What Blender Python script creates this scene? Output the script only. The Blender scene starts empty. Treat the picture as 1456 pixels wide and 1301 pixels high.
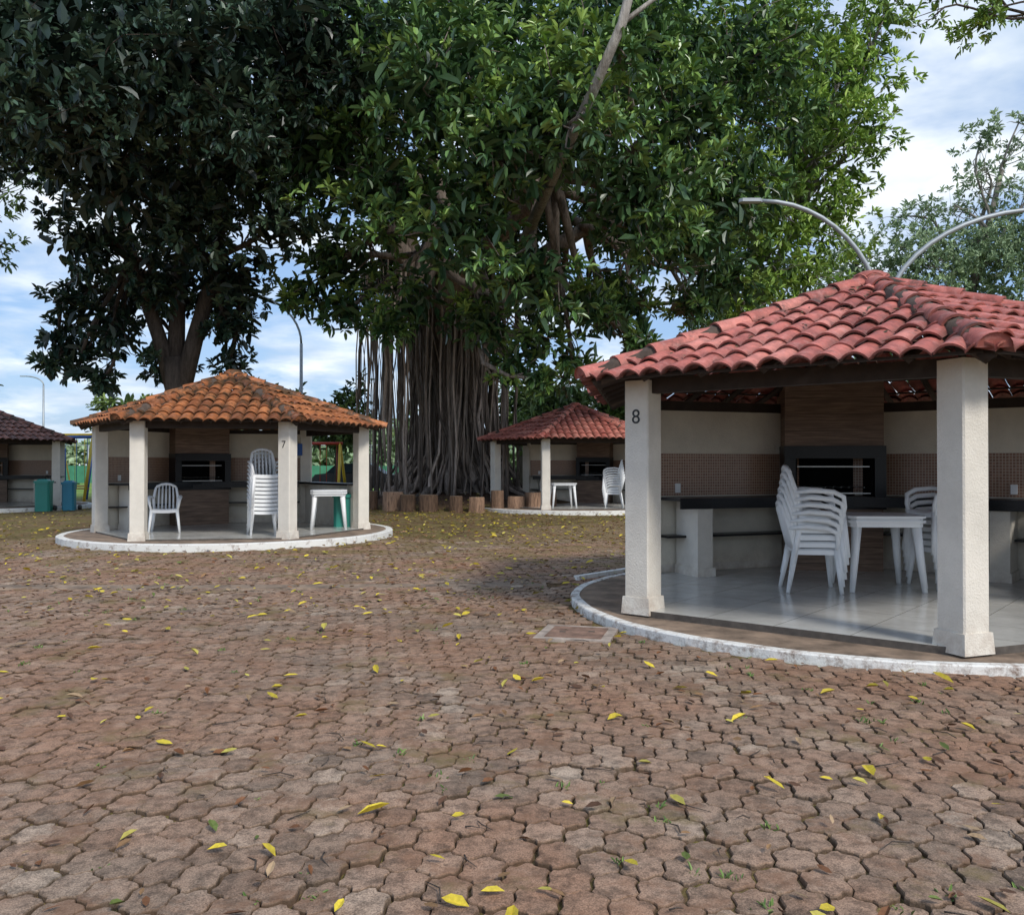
import bpy, math, random
import numpy as np
from mathutils import Vector, Matrix
random.seed(7); rng=np.random.default_rng(7)
S=bpy.context.scene
rad=math.radians
# ------------------------------------------------------------------ node helpers
class NT:
    def __init__(s,name):
        s.m=bpy.data.materials.new(name); s.m.use_nodes=True
        s.t=s.m.node_tree; s.t.nodes.clear()
        s.out=s.n('ShaderNodeOutputMaterial'); s.b=s.n('ShaderNodeBsdfPrincipled')
        s.l(s.b.outputs[0],s.out.inputs[0])
    def n(s,ty,**k):
        x=s.t.nodes.new(ty)
        for a,v in k.items(): setattr(x,a,v)
        return x
    def l(s,a,b): s.t.links.new(a,b)
    def set(s,inp,v):
        if isinstance(v,(int,float)): inp.default_value=v
        elif isinstance(v,tuple): inp.default_value=(v+(1,))[:4] if len(v)==3 and inp.type=='RGBA' else v
        else: s.l(v,inp)
    def noise(s,scale,detail=4,rough=.6,vec=None,dist=0):
        x=s.n('ShaderNodeTexNoise'); x.inputs['Scale'].default_value=scale
        x.inputs['Detail'].default_value=detail; x.inputs['Roughness'].default_value=rough
        x.inputs['Distortion'].default_value=dist
        s.l(vec if vec else s.pos(),x.inputs['Vector']); return x.outputs['Fac']
    def pos(s):
        if not hasattr(s,'_p'): s._p=s.n('ShaderNodeNewGeometry').outputs['Position']
        return s._p
    def obj(s):
        if not hasattr(s,'_o'): s._o=s.n('ShaderNodeTexCoord').outputs['Object']
        return s._o
    def ramp(s,fac,stops):
        x=s.n('ShaderNodeValToRGB'); e=x.color_ramp.elements
        while len(e)<len(stops): e.new(.5)
        for i,(p,c) in enumerate(stops):
            e[i].position=p; e[i].color=(c+(1,)) if isinstance(c,tuple) else (c,c,c,1)
        s.l(fac,x.inputs[0]); return x.outputs[0]
    def mix(s,fac,a,b,mode='MIX'):
        x=s.n('ShaderNodeMix',data_type='RGBA',blend_type=mode)
        s.set(x.inputs[0],fac); s.set(x.inputs[6],a); s.set(x.inputs[7],b); return x.outputs[2]
    def math(s,op,a,b=0.,c=None):
        x=s.n('ShaderNodeMath',operation=op); s.set(x.inputs[0],a); s.set(x.inputs[1],b)
        if c is not None: s.set(x.inputs[2],c)
        return x.outputs[0]
    def attr(s):
        x=s.n('ShaderNodeAttribute'); x.attribute_name='Col'
        y=s.n('ShaderNodeSeparateColor'); s.l(x.outputs['Color'],y.inputs[0]); return y.outputs
    def bump(s,h,strength=.4,dist=.01):
        x=s.n('ShaderNodeBump'); x.inputs['Strength'].default_value=strength; x.inputs['Distance'].default_value=dist
        s.l(h,x.inputs['Height']); s.l(x.outputs[0],s.b.inputs['Normal'])
    def base(s,c,rough=.6,spec=None,metal=None):
        s.set(s.b.inputs['Base Color'],c); s.set(s.b.inputs['Roughness'],rough)
        if spec is not None: s.b.inputs['Specular IOR Level'].default_value=spec
        if metal is not None: s.b.inputs['Metallic'].default_value=metal
        return s.m
def simple(name,c,rough=.5,var=.15,scale=6,bump=.0,metal=None,spec=None):
    t=NT(name); n=t.noise(scale,4)
    d=tuple(x*(1-var) for x in c); l=tuple(min(1,x*(1+var)) for x in c)
    col=t.ramp(n,[(.3,d),(.7,l)])
    if bump: t.bump(t.noise(scale*12,3),bump,.005)
    return t.base(col,rough,spec,metal)

# ---- materials
def m_paver():
    t=NT('paver_concrete'); a=t.attr()
    c=t.ramp(a[0],[(0,(.18,.128,.093)),(.35,(.265,.185,.132)),(.7,(.33,.232,.168)),(1,(.42,.325,.245))])
    red=t.ramp(t.noise(.55,5,.65),[(.40,0.),(.6,1.)])
    c=t.mix(t.math('MULTIPLY',red,.72),c,(.315,.165,.098))
    gr=t.ramp(t.noise(.9,3,.6),[(.52,0.),(.68,1.)])
    c=t.mix(t.math('MULTIPLY',gr,.42),c,(.195,.17,.135))
    sp=t.ramp(t.noise(160,2,.8),[(.35,.55),(.5,1.),(.68,1.4)])
    c=t.mix(1.,c,sp,'MULTIPLY')
    st=t.ramp(t.noise(14,4,.75),[(.37,.42),(.56,1.1)])
    c=t.mix(.85,c,st,'MULTIPLY')
    so=t.ramp(t.math('ADD',t.noise(3.1,5,.72),t.math('MULTIPLY',a[1],.07)),[(.53,0.),(.64,1.)])
    c=t.mix(t.math('MULTIPLY',so,.62),c,(.215,.112,.064))
    sx=t.n('ShaderNodeSeparateXYZ'); t.l(t.pos(),sx.inputs[0])
    far=t.math('SUBTRACT',sx.outputs[1],10.); far=t.math('MULTIPLY',far,.14)
    far.node.use_clamp=True
    mo=t.ramp(t.math('ADD',t.noise(1.6,5,.7),t.math('MULTIPLY',far,.2)),[(.56,0.),(.68,1.)])
    c=t.mix(t.math('MULTIPLY',mo,.75),c,(.165,.12,.045))
    c=t.mix(t.math('MULTIPLY',a[1],.72),c,(.06,.042,.025))
    t.bump(t.noise(90,3,.8),.6,.006)
    return t.base(c,.85,.3)
def m_ground():
    t=NT('soil_ground')
    c=t.ramp(t.noise(1.2,6,.7),[(.3,(.09,.055,.03)),(.5,(.18,.115,.06)),(.7,(.28,.19,.11))])
    mo=t.ramp(t.noise(1.7,6,.75),[(.43,0.),(.58,1.)])
    c=t.mix(t.math('MULTIPLY',mo,.7),c,(.17,.155,.035))
    c=t.mix(.8,c,t.ramp(t.noise(11,5,.8),[(.36,.4),(.6,1.25)]),'MULTIPLY')
    sx=t.n('ShaderNodeSeparateXYZ'); t.l(t.pos(),sx.inputs[0])
    mz=t.math('MULTIPLY',t.math('SUBTRACT',sx.outputs[2],.08),8.); mz.node.use_clamp=True
    c=t.mix(mz,c,t.ramp(t.noise(9,4,.8),[(.35,(.05,.03,.02)),(.65,(.14,.085,.055))]))
    g=t.math('MULTIPLY',t.math('SUBTRACT',sx.outputs[1],33.),.12); g.node.use_clamp=True
    gc=t.ramp(t.noise(.4,5,.7),[(.3,(.10,.18,.035)),(.6,(.19,.28,.06)),(.75,(.3,.17,.09))])
    c=t.mix(g,c,gc)
    t.bump(t.noise(25,4,.8),.8,.03)
    return t.base(c,.95,.2)
def m_tile(name,a0,a1,a2,dirt,mossy):
    t=NT(name); a=t.attr()
    c=t.ramp(a[0],[(0,a0),(.5,a1),(1,a2)])
    n=t.ramp(t.noise(5,5,.75),[(.38,.5),(.6,1.15)])
    c=t.mix(.8,c,n,'MULTIPLY')
    fd=t.ramp(t.noise(11,4,.7),[(.52,0.),(.68,1.)])
    c=t.mix(t.math('MULTIPLY',fd,.28),c,tuple(min(.7,x*.8+.2) for x in a2))
    d=t.math('ADD',t.noise(2.3,5,.75),t.math('MULTIPLY',a[1],.22))
    d=t.ramp(d,[(mossy,0.),(mossy+.12,1.)])
    c=t.mix(t.math('MULTIPLY',d,.85),c,dirt)
    c=t.mix(t.math('MULTIPLY',a[2],.65),c,dirt)
    t.bump(t.noise(60,4,.8),.35,.004)
    return t.base(c,.65,.4)
def m_leaf(name,dark,mid,lite,rough=.4):
    t=NT(name); a=t.attr()
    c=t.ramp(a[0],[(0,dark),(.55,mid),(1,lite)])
    return t.base(c,rough,.5)
def m_bark(name,a,b,s=3):
    t=NT(name)
    mp=t.n('ShaderNodeMapping'); mp.inputs['Scale'].default_value=(4,4,.7); t.l(t.pos(),mp.inputs[0])
    at=t.attr()
    n=t.noise(s,5,.75,mp.outputs[0]); c=t.ramp(n,[(.3,a),(.7,b)])
    c=t.mix(1.,c,t.ramp(at[0],[(0,.3),(.5,1.),(1,1.9)]),'MULTIPLY')
    t.bump(n,.9,.05); return t.base(c,.9,.2)
def m_stucco(name,c):
    t=NT(name)
    n=t.ramp(t.noise(2.5,5,.7),[(.3,tuple(x*.84 for x in c)),(.65,c)])
    sx=t.n('ShaderNodeSeparateXYZ'); t.l(t.pos(),sx.inputs[0])
    low=t.math('MULTIPLY_ADD',sx.outputs[2],-2.2,.85); low.node.use_clamp=True
    d=t.math('MULTIPLY',low,t.ramp(t.noise(7,5,.7),[(.35,0.),(.7,1.)]))
    n=t.mix(d,n,(.3,.2,.14))
    t.bump(t.noise(70,3,.7),.8,.01); return t.base(n,.85,.25)
def m_woodtile():
    t=NT('wood_look_porcelain')
    mp=t.n('ShaderNodeMapping'); mp.inputs['Scale'].default_value=(1.2,1.2,22); t.l(t.obj(),mp.inputs[0])
    g=t.noise(2.2,5,.65,mp.outputs[0],.4)
    c=t.ramp(g,[(.28,(.09,.055,.038)),(.5,(.18,.115,.078)),(.72,(.31,.21,.145))])
    sx=t.n('ShaderNodeSeparateXYZ'); t.l(t.obj(),sx.inputs[0])
    z=t.math('FRACT',t.math('DIVIDE',sx.outputs[2],.2))
    ln=t.math('LESS_THAN',z,.03)
    c=t.mix(ln,c,(.04,.028,.02))
    return t.base(c,.45,.4)
def m_mosaic():
    t=NT('brown_mosaic_tile')
    br=t.n('ShaderNodeTexBrick'); br.offset=0; br.squash=1
    tc=t.n('ShaderNodeTexCoord')
    t.l(tc.outputs['UV'],br.inputs['Vector'])
    for k,v in (('Scale',1.),('Mortar Size',.004),('Brick Width',.034),('Row Height',.034),('Bias',0.),('Mortar Smooth',.1)): br.inputs[k].default_value=v
    br.inputs['Color1'].default_value=(.19,.085,.045,1); br.inputs['Color2'].default_value=(.29,.145,.085,1); br.inputs['Mortar'].default_value=(.42,.32,.24,1)
    return t.base(br.outputs[0],.35,.5)
def m_floor():
    t=NT('porcelain_floor')
    br=t.n('ShaderNodeTexBrick'); br.offset=0
    mp=t.n('ShaderNodeMapping'); mp.inputs['Rotation'].default_value=(0,0,.7); t.l(t.obj(),mp.inputs[0]); t.l(mp.outputs[0],br.inputs['Vector'])
    for k,v in (('Scale',1.),('Mortar Size',.004),('Brick Width',.6),('Row Height',.6)): br.inputs[k].default_value=v
    br.inputs['Color1'].default_value=(.56,.55,.51,1); br.inputs['Color2'].default_value=(.6,.59,.55,1); br.inputs['Mortar'].default_value=(.25,.24,.21,1)
    n=t.ramp(t.noise(2.,5,.7),[(.35,.78),(.65,1.)])
    c=t.mix(1.,br.outputs[0],n,'MULTIPLY')
    r=t.math('MULTIPLY_ADD',t.noise(3,4,.7),.3,.04)
    return t.base(c,r,.65)
def m_curb(name,wear=.5):
    t=NT(name)
    w=t.ramp(t.noise(7,6,.8),[(wear-.1,1.),(wear+.08,0.)])
    c=t.mix(w,(.74,.73,.69),(.24,.17,.13)); t.bump(t.noise(40,3),.5,.01)
    return t.base(c,.85,.25)
M={}
M['paver']=m_paver(); M['ground']=m_ground()
M['tile8']=m_tile('clay_tile_pinkred',(.29,.078,.06),(.46,.13,.10),(.57,.205,.16),(.07,.045,.035),.63)
M['tile7']=m_tile('clay_tile_orange',(.22,.07,.025),(.38,.125,.04),(.5,.19,.07),(.05,.032,.014),.53)
M['tile9']=m_tile('clay_tile_red',(.38,.10,.075),(.54,.17,.125),(.62,.24,.18),(.06,.035,.025),.7)
M['tile6']=m_tile('clay_tile_brown',(.12,.045,.03),(.2,.075,.05),(.28,.11,.075),(.04,.025,.02),.6)
M['mortar']=simple('roof_mortar',(.09,.065,.05),.95,.4,12,.8)
M['stucco']=m_stucco('cream_stucco',(.76,.71,.62))
M['wall']=m_stucco('beige_wall_paint',(.77,.71,.59))
M['wood']=simple('dark_roof_timber',(.035,.024,.018),.8,.3,8,.3)
M['granite']=simple('black_granite',(.010,.010,.011),.3,.5,60,spec=.3)
M['fire']=simple('firebox_soot',(.006,.006,.006),.9,.3,10,spec=.1)
M['metal']=simple('grill_steel',(.45,.45,.44),.35,.1,10,metal=.9)
M['woodtile']=m_woodtile(); M['mosaic']=m_mosaic(); M['floor']=m_floor()
M['dirtslab']=simple('weathered_concrete',(.21,.15,.105),.9,.55,4,.6)
M['curb7']=m_curb('white_painted_curb',.4); M['curb8']=m_curb('worn_white_curb',.45)
M['plastic']=simple('white_plastic',(.8,.81,.81),.38,.05,3)
M['black']=simple('black_paint',(.02,.02,.02),.5,.2,5)
M['darkedge']=simple('slab_edge',(.09,.075,.062),.8,.4,9)
M['pole']=simple('galvanised_pole',(.33,.36,.38),.5,.12,4,metal=.3)
M['bark']=m_bark('fig_bark',(.115,.092,.078),(.42,.35,.30)); M['barkd']=m_bark('dark_bark',(.04,.032,.027),(.14,.11,.09))
M['barkg']=m_bark('grey_bark',(.14,.125,.11),(.36,.335,.30))
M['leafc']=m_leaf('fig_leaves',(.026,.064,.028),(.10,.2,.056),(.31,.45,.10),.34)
M['leafd']=m_leaf('dark_mango_leaves',(.010,.022,.015),(.036,.074,.045),(.11,.17,.095),.38)  # backlit darkness of this crown is put into the leaf colours
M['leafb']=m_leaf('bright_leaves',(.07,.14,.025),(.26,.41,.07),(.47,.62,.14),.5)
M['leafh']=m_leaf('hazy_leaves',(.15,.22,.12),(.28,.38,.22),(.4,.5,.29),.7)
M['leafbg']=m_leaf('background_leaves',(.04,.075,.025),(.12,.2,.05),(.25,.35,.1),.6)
def m_fallen():
    t=NT('fallen_leaf')
    x=t.n('ShaderNodeAttribute'); x.attribute_name='Col'
    c=t.mix(.4,x.outputs['Color'],t.ramp(t.noise(60,3),[(.3,.3),(.7,1.2)]),'MULTIPLY')
    return t.base(c,.6,.3)
M['fallen']=m_fallen()

# ------------------------------------------------------------------ mesh builder
class MB:
    def __init__(s): s.v=[];s.f=[];s.m=[];s.c=[];s.sm=[]
    def add(s,v,f,mat=0,col=(.5,0,0),smooth=False):
        o=len(s.v); s.v+= [tuple(p) for p in v]
        if isinstance(col,list): s.c+=col
        else: s.c+=[col]*len(v)
        for q in f: s.f.append(tuple(i+o for i in q)); s.m.append(mat); s.sm.append(smooth)
    def box(s,c,d,rz=0,mat=0,col=(.5,0,0),taper=1.,bev=0.):
        hx,hy,hz=d[0]/2,d[1]/2,d[2]/2; ca,sa=math.cos(rz),math.sin(rz)
        def P(x,y,z): return (c[0]+x*ca-y*sa,c[1]+x*sa+y*ca,c[2]+z)
        if bev<=0:
            v=[P(x*hx*k,y*hy*k,z) for z,k in((-hz,1),(hz,taper)) for x,y in((-1,-1),(1,-1),(1,1),(-1,1))]
            f=[(3,2,1,0),(4,5,6,7),(0,1,5,4),(1,2,6,5),(2,3,7,6),(3,0,4,7)]
        else:
            b=bev; v=[]
            for z,i in((-hz,0),(hz,0)):
                for x,y in((-hx+b,-hy),(hx-b,-hy),(hx,-hy+b),(hx,hy-b),(hx-b,hy),(-hx+b,hy),(-hx,hy-b),(-hx,-hy+b)): v.append(P(x,y,z))
            f=[tuple(range(7,-1,-1)),tuple(range(8,16))]+[(i,(i+1)%8,8+(i+1)%8,8+i) for i in range(8)]
        s.add(v,f,mat,col)
    def tube(s,pts,rs,n=8,mat=0,col=(.5,0,0),flat=1.,cap=True):
        pts=[Vector(p) for p in pts]; v=[];f=[]
        prev=None
        for i,p in enumerate(pts):
            d=(pts[min(i+1,len(pts)-1)]-pts[max(i-1,0)])
            if d.length<1e-6: d=Vector((0,0,1))
            d.normalize()
            if prev is None:
                a=Vector((0,0,1)) if abs(d.z)<.9 else Vector((1,0,0)); u=d.cross(a).normalized()
            else: u=(prev-d*prev.dot(d)); u=u.normalized() if u.length>1e-5 else d.orthogonal().normalized()
            prev=u; w=d.cross(u); r=rs[i] if hasattr(rs,'__len__') else rs
            for k in range(n):
                t=2*math.pi*k/n; v.append(p+u*(math.cos(t)*r)+w*(math.sin(t)*r*flat))
        for i in range(len(pts)-1):
            for k in range(n): f.append((i*n+k,i*n+(k+1)%n,(i+1)*n+(k+1)%n,(i+1)*n+k))
        if cap: f.append(tuple(range(n-1,-1,-1))); f.append(tuple((len(pts)-1)*n+k for k in range(n)))
        s.add(v,f,mat,col,True)
    def ring(s,cx,cy,r0,r1,z0,z1,n=96,mat=0,a0=0,a1=2*math.pi,wob=0):
        v=[];f=[]
        for i in range(n+1):
            a=a0+(a1-a0)*i/n; c,q=math.cos(a),math.sin(a); w=wob*math.sin(a*9)+wob*.6*math.sin(a*23)
            for r,z in((r0+w,z0),(r0+w,z1),(r1+w-.008,z1),(r1+w,z1-.01),(r1+w,z0)): v.append((cx+c*r,cy+q*r,z))
        for i in range(n):
            for k in range(4): f.append((i*5+k,i*5+k+1,i*5+5+k+1,i*5+5+k))
        s.add(v,f,mat)
    def build(s,name,mats,parent=None,org=(0,0,0)):
        me=bpy.data.meshes.new(name)
        V=[(p[0]-org[0],p[1]-org[1],p[2]-org[2]) for p in s.v]
        me.from_pydata(V,[],s.f)
        for m in mats: me.materials.append(M[m])
        me.polygons.foreach_set('material_index',s.m); me.polygons.foreach_set('use_smooth',s.sm)
        a=me.color_attributes.new('Col','FLOAT_COLOR','POINT')
        a.data.foreach_set('color',np.array([(c[0],c[1],c[2],1) for c in s.c],dtype=np.float32).ravel())
        me.update(); o=bpy.data.objects.new(name,me); S.collection.objects.link(o)
        if parent: o.parent=parent
        else: o.location=org
        return o
def empty(name,loc):
    e=bpy.data.objects.new(name,None); e.location=loc; S.collection.objects.link(e); e.empty_display_size=.3; return e
def npmesh(name,V,F3,F4,mat,col,parent=None,org=(0,0,0),smooth=False):
    me=bpy.data.meshes.new(name); V=V-np.array(org)
    n3,n4=len(F3),len(F4)
    me.vertices.add(len(V)); me.vertices.foreach_set('co',V.astype(np.float32).ravel())
    L=np.concatenate([F3.ravel(),F4.ravel()]).astype(np.int32)
    me.loops.add(len(L)); me.loops.foreach_set('vertex_index',L)
    me.polygons.add(n3+n4)
    st=np.concatenate([np.arange(n3)*3,n3*3+np.arange(n4)*4]).astype(np.int32)
    me.polygons.foreach_set('loop_start',st)
    me.polygons.foreach_set('use_smooth',np.full(n3+n4,smooth))
    me.materials.append(mat)
    a=me.color_attributes.new('Col','FLOAT_COLOR','POINT')
    cc=np.ones((len(V),4),np.float32); cc[:,:3]=col; a.data.foreach_set('color',cc.ravel())
    me.update(calc_edges=True); me.validate()
    o=bpy.data.objects.new(name,me); S.collection.objects.link(o)
    if parent: o.parent=parent
    else: o.location=org
    return o
# ------------------------------------------------------------------ kiosk layout
K8=(3.6,8.8); K7=(-5.45,17.2); K9=(1.98,27.5); K6=(-16.9,28.)
kiosks=[(K8,3.0),(K7,3.08),(K9,3.1),(K6,3.2)]
TREE=(-2.0,30.5)
def gz(x,y):
    d=np.hypot(x-TREE[0],(y-TREE[1]))
    return .5*np.exp(-(d/3.9)**4)
def ground():
    xs=np.concatenate([[-900,-400,-200,-100,-60],np.arange(-40,40.1,.8),[60,100,200,400,900]])
    ys=np.concatenate([[-300,-60,-20],np.arange(-8,60.1,.8),[80,120,200,400,900]])
    X,Y=np.meshgrid(xs,ys); Z=gz(X,Y)-.02
    Z=Z+np.where(Y>24,.02*np.sin(X*1.7)*np.sin(Y*1.3),0)
    V=np.stack([X,Y,Z],-1).reshape(-1,3); nx=len(xs); i,j=np.meshgrid(np.arange(nx-1),np.arange(len(ys)-1))
    b=(j*nx+i).ravel(); F=np.stack([b,b+1,b+1+nx,b+nx],1)
    npmesh('ground',V,np.zeros((0,3),int),F,M['ground'],(.5,0,0),smooth=True)
ground()
# ------------------------------------------------------------------ pavers
def pavers():
    w=.152; h2,h1=.108,.062; row=h1+h2; rot=rad(-14)
    n=230
    I,J=np.meshgrid(np.arange(-n,n),np.arange(-n,n))
    gx=(I+.5*(J%2))*w; gy=J*row
    gx=gx.ravel(); gy=gy.ravel()
    gx=gx+0.03*np.sin(gy*1.1)+.015*np.sin(gy*2.9+1); gy=gy+.03*np.sin(gx*.9+2)+.012*np.sin(gx*2.3)
    x=gx*math.cos(rot)-gy*math.sin(rot); y=gx*math.sin(rot)+gy*math.cos(rot)+12
    k=(y>1.0)&(y<17.6+1.0*np.sin(x*.8)+.5*np.sin(x*2.3+1)+np.clip((x+1)*.9,0,3.))&(np.abs(x)<.62*y+2.6)
    for (c,R) in kiosks: k&=np.hypot(x-c[0],y-c[1])>R+.04
    k&=~((np.abs(x-.54)<.33)&(np.abs(y-7.3)<.33))
    k&=~((np.abs(y-(10.25+.03*x+.1*np.sin(x*.5)))<.16)&(x<.6))
    x=x[k];y=y[k]; d=np.hypot(x,y)
    def tmpl(seg,wig):
        hx=[(0,h2),(-w/2,h1),(-w/2,-h1),(0,-h2),(w/2,-h1),(w/2,h1)]
        P=[]
        for a in range(6):
            p,q=np.array(hx[a]),np.array(hx[(a+1)%6]); e=q-p; nn=np.array([e[1],-e[0]])/np.linalg.norm(e)
            for s_ in range(seg):
                t=s_/seg; P.append(p+e*t+nn*wig*math.sin(2*math.pi*t))
        return np.array(P)
    def make(mask,seg,wig,rings):
        T=tmpl(seg,wig); m=len(T); X=x[mask];Y=y[mask];N=len(X)
        V=[];C=[]
        th=rot+rng.normal(0,.03,N); c,s_=np.cos(th),np.sin(th)
        tz=rng.normal(0,.0035,N)+.006*np.sin(X*2.1)*np.sin(Y*1.7); ta=rng.normal(0,.018,(N,2)); rc=np.clip(rng.normal(.5,.24,N),0,1)
        jx=rng.normal(0,.003,(2,N))
        chip0=1+rng.normal(0,.014,(N,m))-.05*(rng.random((N,m))<.07) if seg>1 else np.ones((N,m))
        for (sc,z,g) in rings:
            A=T*sc
            ch=chip0 if z<-.02 else chip0+(rng.normal(0,.012,(N,m)) if seg>1 else 0)
            lx=A[:,0][None]*ch; ly=A[:,1][None]*ch
            px=X[:,None]+jx[0][:,None]+lx*c[:,None]-ly*s_[:,None]; py=Y[:,None]+jx[1][:,None]+lx*s_[:,None]+ly*c[:,None]
            pz=z+tz[:,None]+ta[:,0:1]*lx+ta[:,1:2]*ly
            if z<-.02: pz=np.full_like(px,z)
            V.append(np.stack([px,py,pz],-1)); C.append(np.stack([np.repeat(rc[:,None],m,1),np.full((N,m),g),np.zeros((N,m))],-1))
        V.append(np.stack([X,Y,tz+.001],-1)[:,None]); C.append(np.stack([rc,rc*0,rc*0],-1)[:,None])
        V=np.concatenate(V,1); C=np.concatenate(C,1); nv=V.shape[1]; R=len(rings)
        f4=[];f3=[]
        for r in range(R-1):
            for i in range(m): j=(i+1)%m; f4.append((r*m+i,r*m+j,(r+1)*m+j,(r+1)*m+i))
        for i in range(m): f3.append(((R-1)*m+i,(R-1)*m+(i+1)%m,R*m))
        o=(np.arange(N)*nv)[:,None,None]
        F4=(o+np.array(f4)[None]).reshape(-1,4); F3=(o+np.array(f3)[None]).reshape(-1,3)
        return V.reshape(-1,3),F3,F4,C.reshape(-1,3)
    a=make(d<8.5,4,.0085,[(.955,-.03,1.),(.945,-.007,.9),(.895,-.0005,.18)])
    b=make(d>=8.5,1,0,[(.95,-.03,1.),(.93,-.004,.6),(.86,0.,.0)])
    off=len(a[0]); V=np.concatenate([a[0],b[0]]); F3=np.concatenate([a[1],b[1]+off]); F4=np.concatenate([a[2],b[2]+off]); C=np.concatenate([a[3],b[3]])
    npmesh('paver_pavement',V,F3,F4,M['paver'],C)
pavers()
mb=MB(); v=[];f=[]
xs=np.arange(-14,.65,.3)
for x_ in xs:
    yc=10.25+.03*x_+.1*math.sin(x_*.5); v+=[(x_,yc-.17,-.015),(x_,yc-.15,.004),(x_,yc+.15,.004),(x_,yc+.17,-.015)]
for i in range(len(xs)-1):
    for k in range(3): f.append((i*4+k,i*4+4+k,i*4+5+k,i*4+1+k))
mb.add(v,f,0); mb.build('concrete_drain_strip',['dirtslab'])
mb=MB(); mb.box((.54,7.3,-.01),(.62,.62,.03),rad(-14),0); mb.box((.54,7.3,.004),(.46,.46,.012),rad(-14),1)
for s_ in(-.12,.12): mb.box((.54+s_,7.3,.012),(.05,.015,.01),rad(-14),2)
M['redcover']=simple('rusty_cover',(.2,.12,.085),.9,.5,9,.6)
M['paleconc']=simple('pale_concrete',(.34,.28,.235),.9,.4,9,.6)
mb.build('manhole_cover',['paleconc','redcover','darkedge'])
mb=MB(); mb.box((1.2,11.15,.015),(1.25,.08,.06),math.atan2(.9,.81),0); mb.build('path_curb',['curb7'])
# ------------------------------------------------------------------ furniture pieces
def chair(mb,x,y,z,rz,mat=0,dz=0):
    ca,sa=math.cos(rz),math.sin(rz)
    T=lambda p:(x+p[0]*ca-p[1]*sa,y+p[0]*sa+p[1]*ca,z+dz+p[2])
    tu=lambda ps,r,n=6,flat=1.:mb.tube([T(p) for p in ps],r,n,mat,flat=flat)
    for s_ in(-1,1):
        tu([(.2,.22*s_,.43),(.225,.245*s_,.2),(.245,.265*s_,0)],[.032,.026,.02])
        tu([(-.19,.19*s_,.43),(-.23,.22*s_,.2),(-.27,.25*s_,0)],[.034,.027,.02])
        tu([(-.19,.2*s_,.42),(-.24,.215*s_,.62),(-.3,.18*s_,.82),(-.305,.12*s_,.875)],[.026,.026,.022,.02])
        tu([(-.25,.225*s_,.64),(-.1,.27*s_,.665),(.1,.275*s_,.65),(.2,.262*s_,.6),(.215,.245*s_,.5),(.2,.225*s_,.42)],[.018,.026,.028,.026,.022,.024])
    tu([(-.3,-.17,.84),(-.315,-.08,.885),(-.32,0,.895),(-.315,.08,.885),(-.3,.17,.84)],[.024,.026,.027,.026,.024])
    for k in range(-2,3): tu([(-.2,.065*k,.43),(-.25,.065*k,.64),(-.312,.06*k,.87)],[.02,.018,.016],4,)
    v=[];f=[]
    gx=[-.22,-.1,.05,.19,.225]; gy=[-.235,-.21,-.1,0,.1,.21,.235]
    for top in(1,0):
        for a in gx:
            for b in gy:
                e=(abs(b)>.22) or a>.21
                zz=.445-.012*(1-(b/.23)**2)-(.0 if not e else .02)
                v.append(T((a,b,zz if top else zz-(.03 if not e else .045))))
    ny=len(gy);nx=len(gx)
    for i in range(nx-1):
        for j in range(ny-1):
            q=(i*ny+j,(i+1)*ny+j,(i+1)*ny+j+1,i*ny+j+1); f.append(q); f.append(tuple(t+nx*ny for t in q[::-1]))
    for i in range(nx-1):
        for j in(0,ny-1): f.append((i*ny+j,(i+1)*ny+j,(i+1)*ny+j+nx*ny,i*ny+j+nx*ny))
    for j in range(ny-1):
        for i in(0,nx-1): f.append((i*ny+j,i*ny+j+1,i*ny+j+1+nx*ny,i*ny+j+nx*ny))
    mb.add(v,f,mat)
def table(mb,x,y,z,rz,n=1,w=.76,h=.72):
    for k in range(n):
        zz=z+k*.045
        mb.box((x,y,zz+h-.012),(w,w,.024),rz,0,bev=.06)
        mb.box((x,y,zz+h-.045),(w-.05,w-.05,.045),rz,0,bev=.05)
        ca,sa=math.cos(rz),math.sin(rz)
        for a in(-1,1):
            for b in(-1,1):
                pts=[(a*(w/2-.09),b*(w/2-.09),h-.06),(a*(w/2-.06),b*(w/2-.06),h*.45),(a*(w/2-.025),b*(w/2-.025),0)]
                mb.tube([(x+p[0]*ca-p[1]*sa,y+p[0]*sa+p[1]*ca,zz+p[2]) for p in pts],[.05,.038,.026],6)
def obj_from(name,fn,org,mats=('plastic',)):
    mb=MB(); fn(mb); return mb.build(name,list(mats),None,org)
# ------------------------------------------------------------------ kiosk
LT=np.array([(0,0,0),(.32,.5,.12),(.72,.44,.16),(1,0,.14),(.72,-.44,.16),(.32,-.5,.12),(.32,0,.03),(.72,0,.08)])
def flatleaves(name,P,U,Nn,sz,col,parent=None,org=(0,0,0)):
    """leaf litter lying on surfaces: P points, U in-plane dir, Nn normal"""
    N=len(P); sd=np.cross(Nn,U); T=LT.copy(); T[:,1]*=.42; cu=rng.uniform(0,2.2,(N,1,1))
    V=P[:,None]+sz[:,None,None]*(T[None,:,0:1]*U[:,None]+T[None,:,1:2]*sd[:,None]+cu*T[None,:,2:3]*Nn[:,None])
    o=(np.arange(N)*8)[:,None,None]
    F3=(o+np.array([(0,5,6),(0,6,1),(7,4,3),(7,3,2)])[None]).reshape(-1,3); F4=(o+np.array([(6,5,4,7),(6,7,2,1)])[None]).reshape(-1,4)
    return npmesh(name,V.reshape(-1,3),F3,F4,M['fallen'],np.repeat(col,8,0),parent,org)
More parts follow.
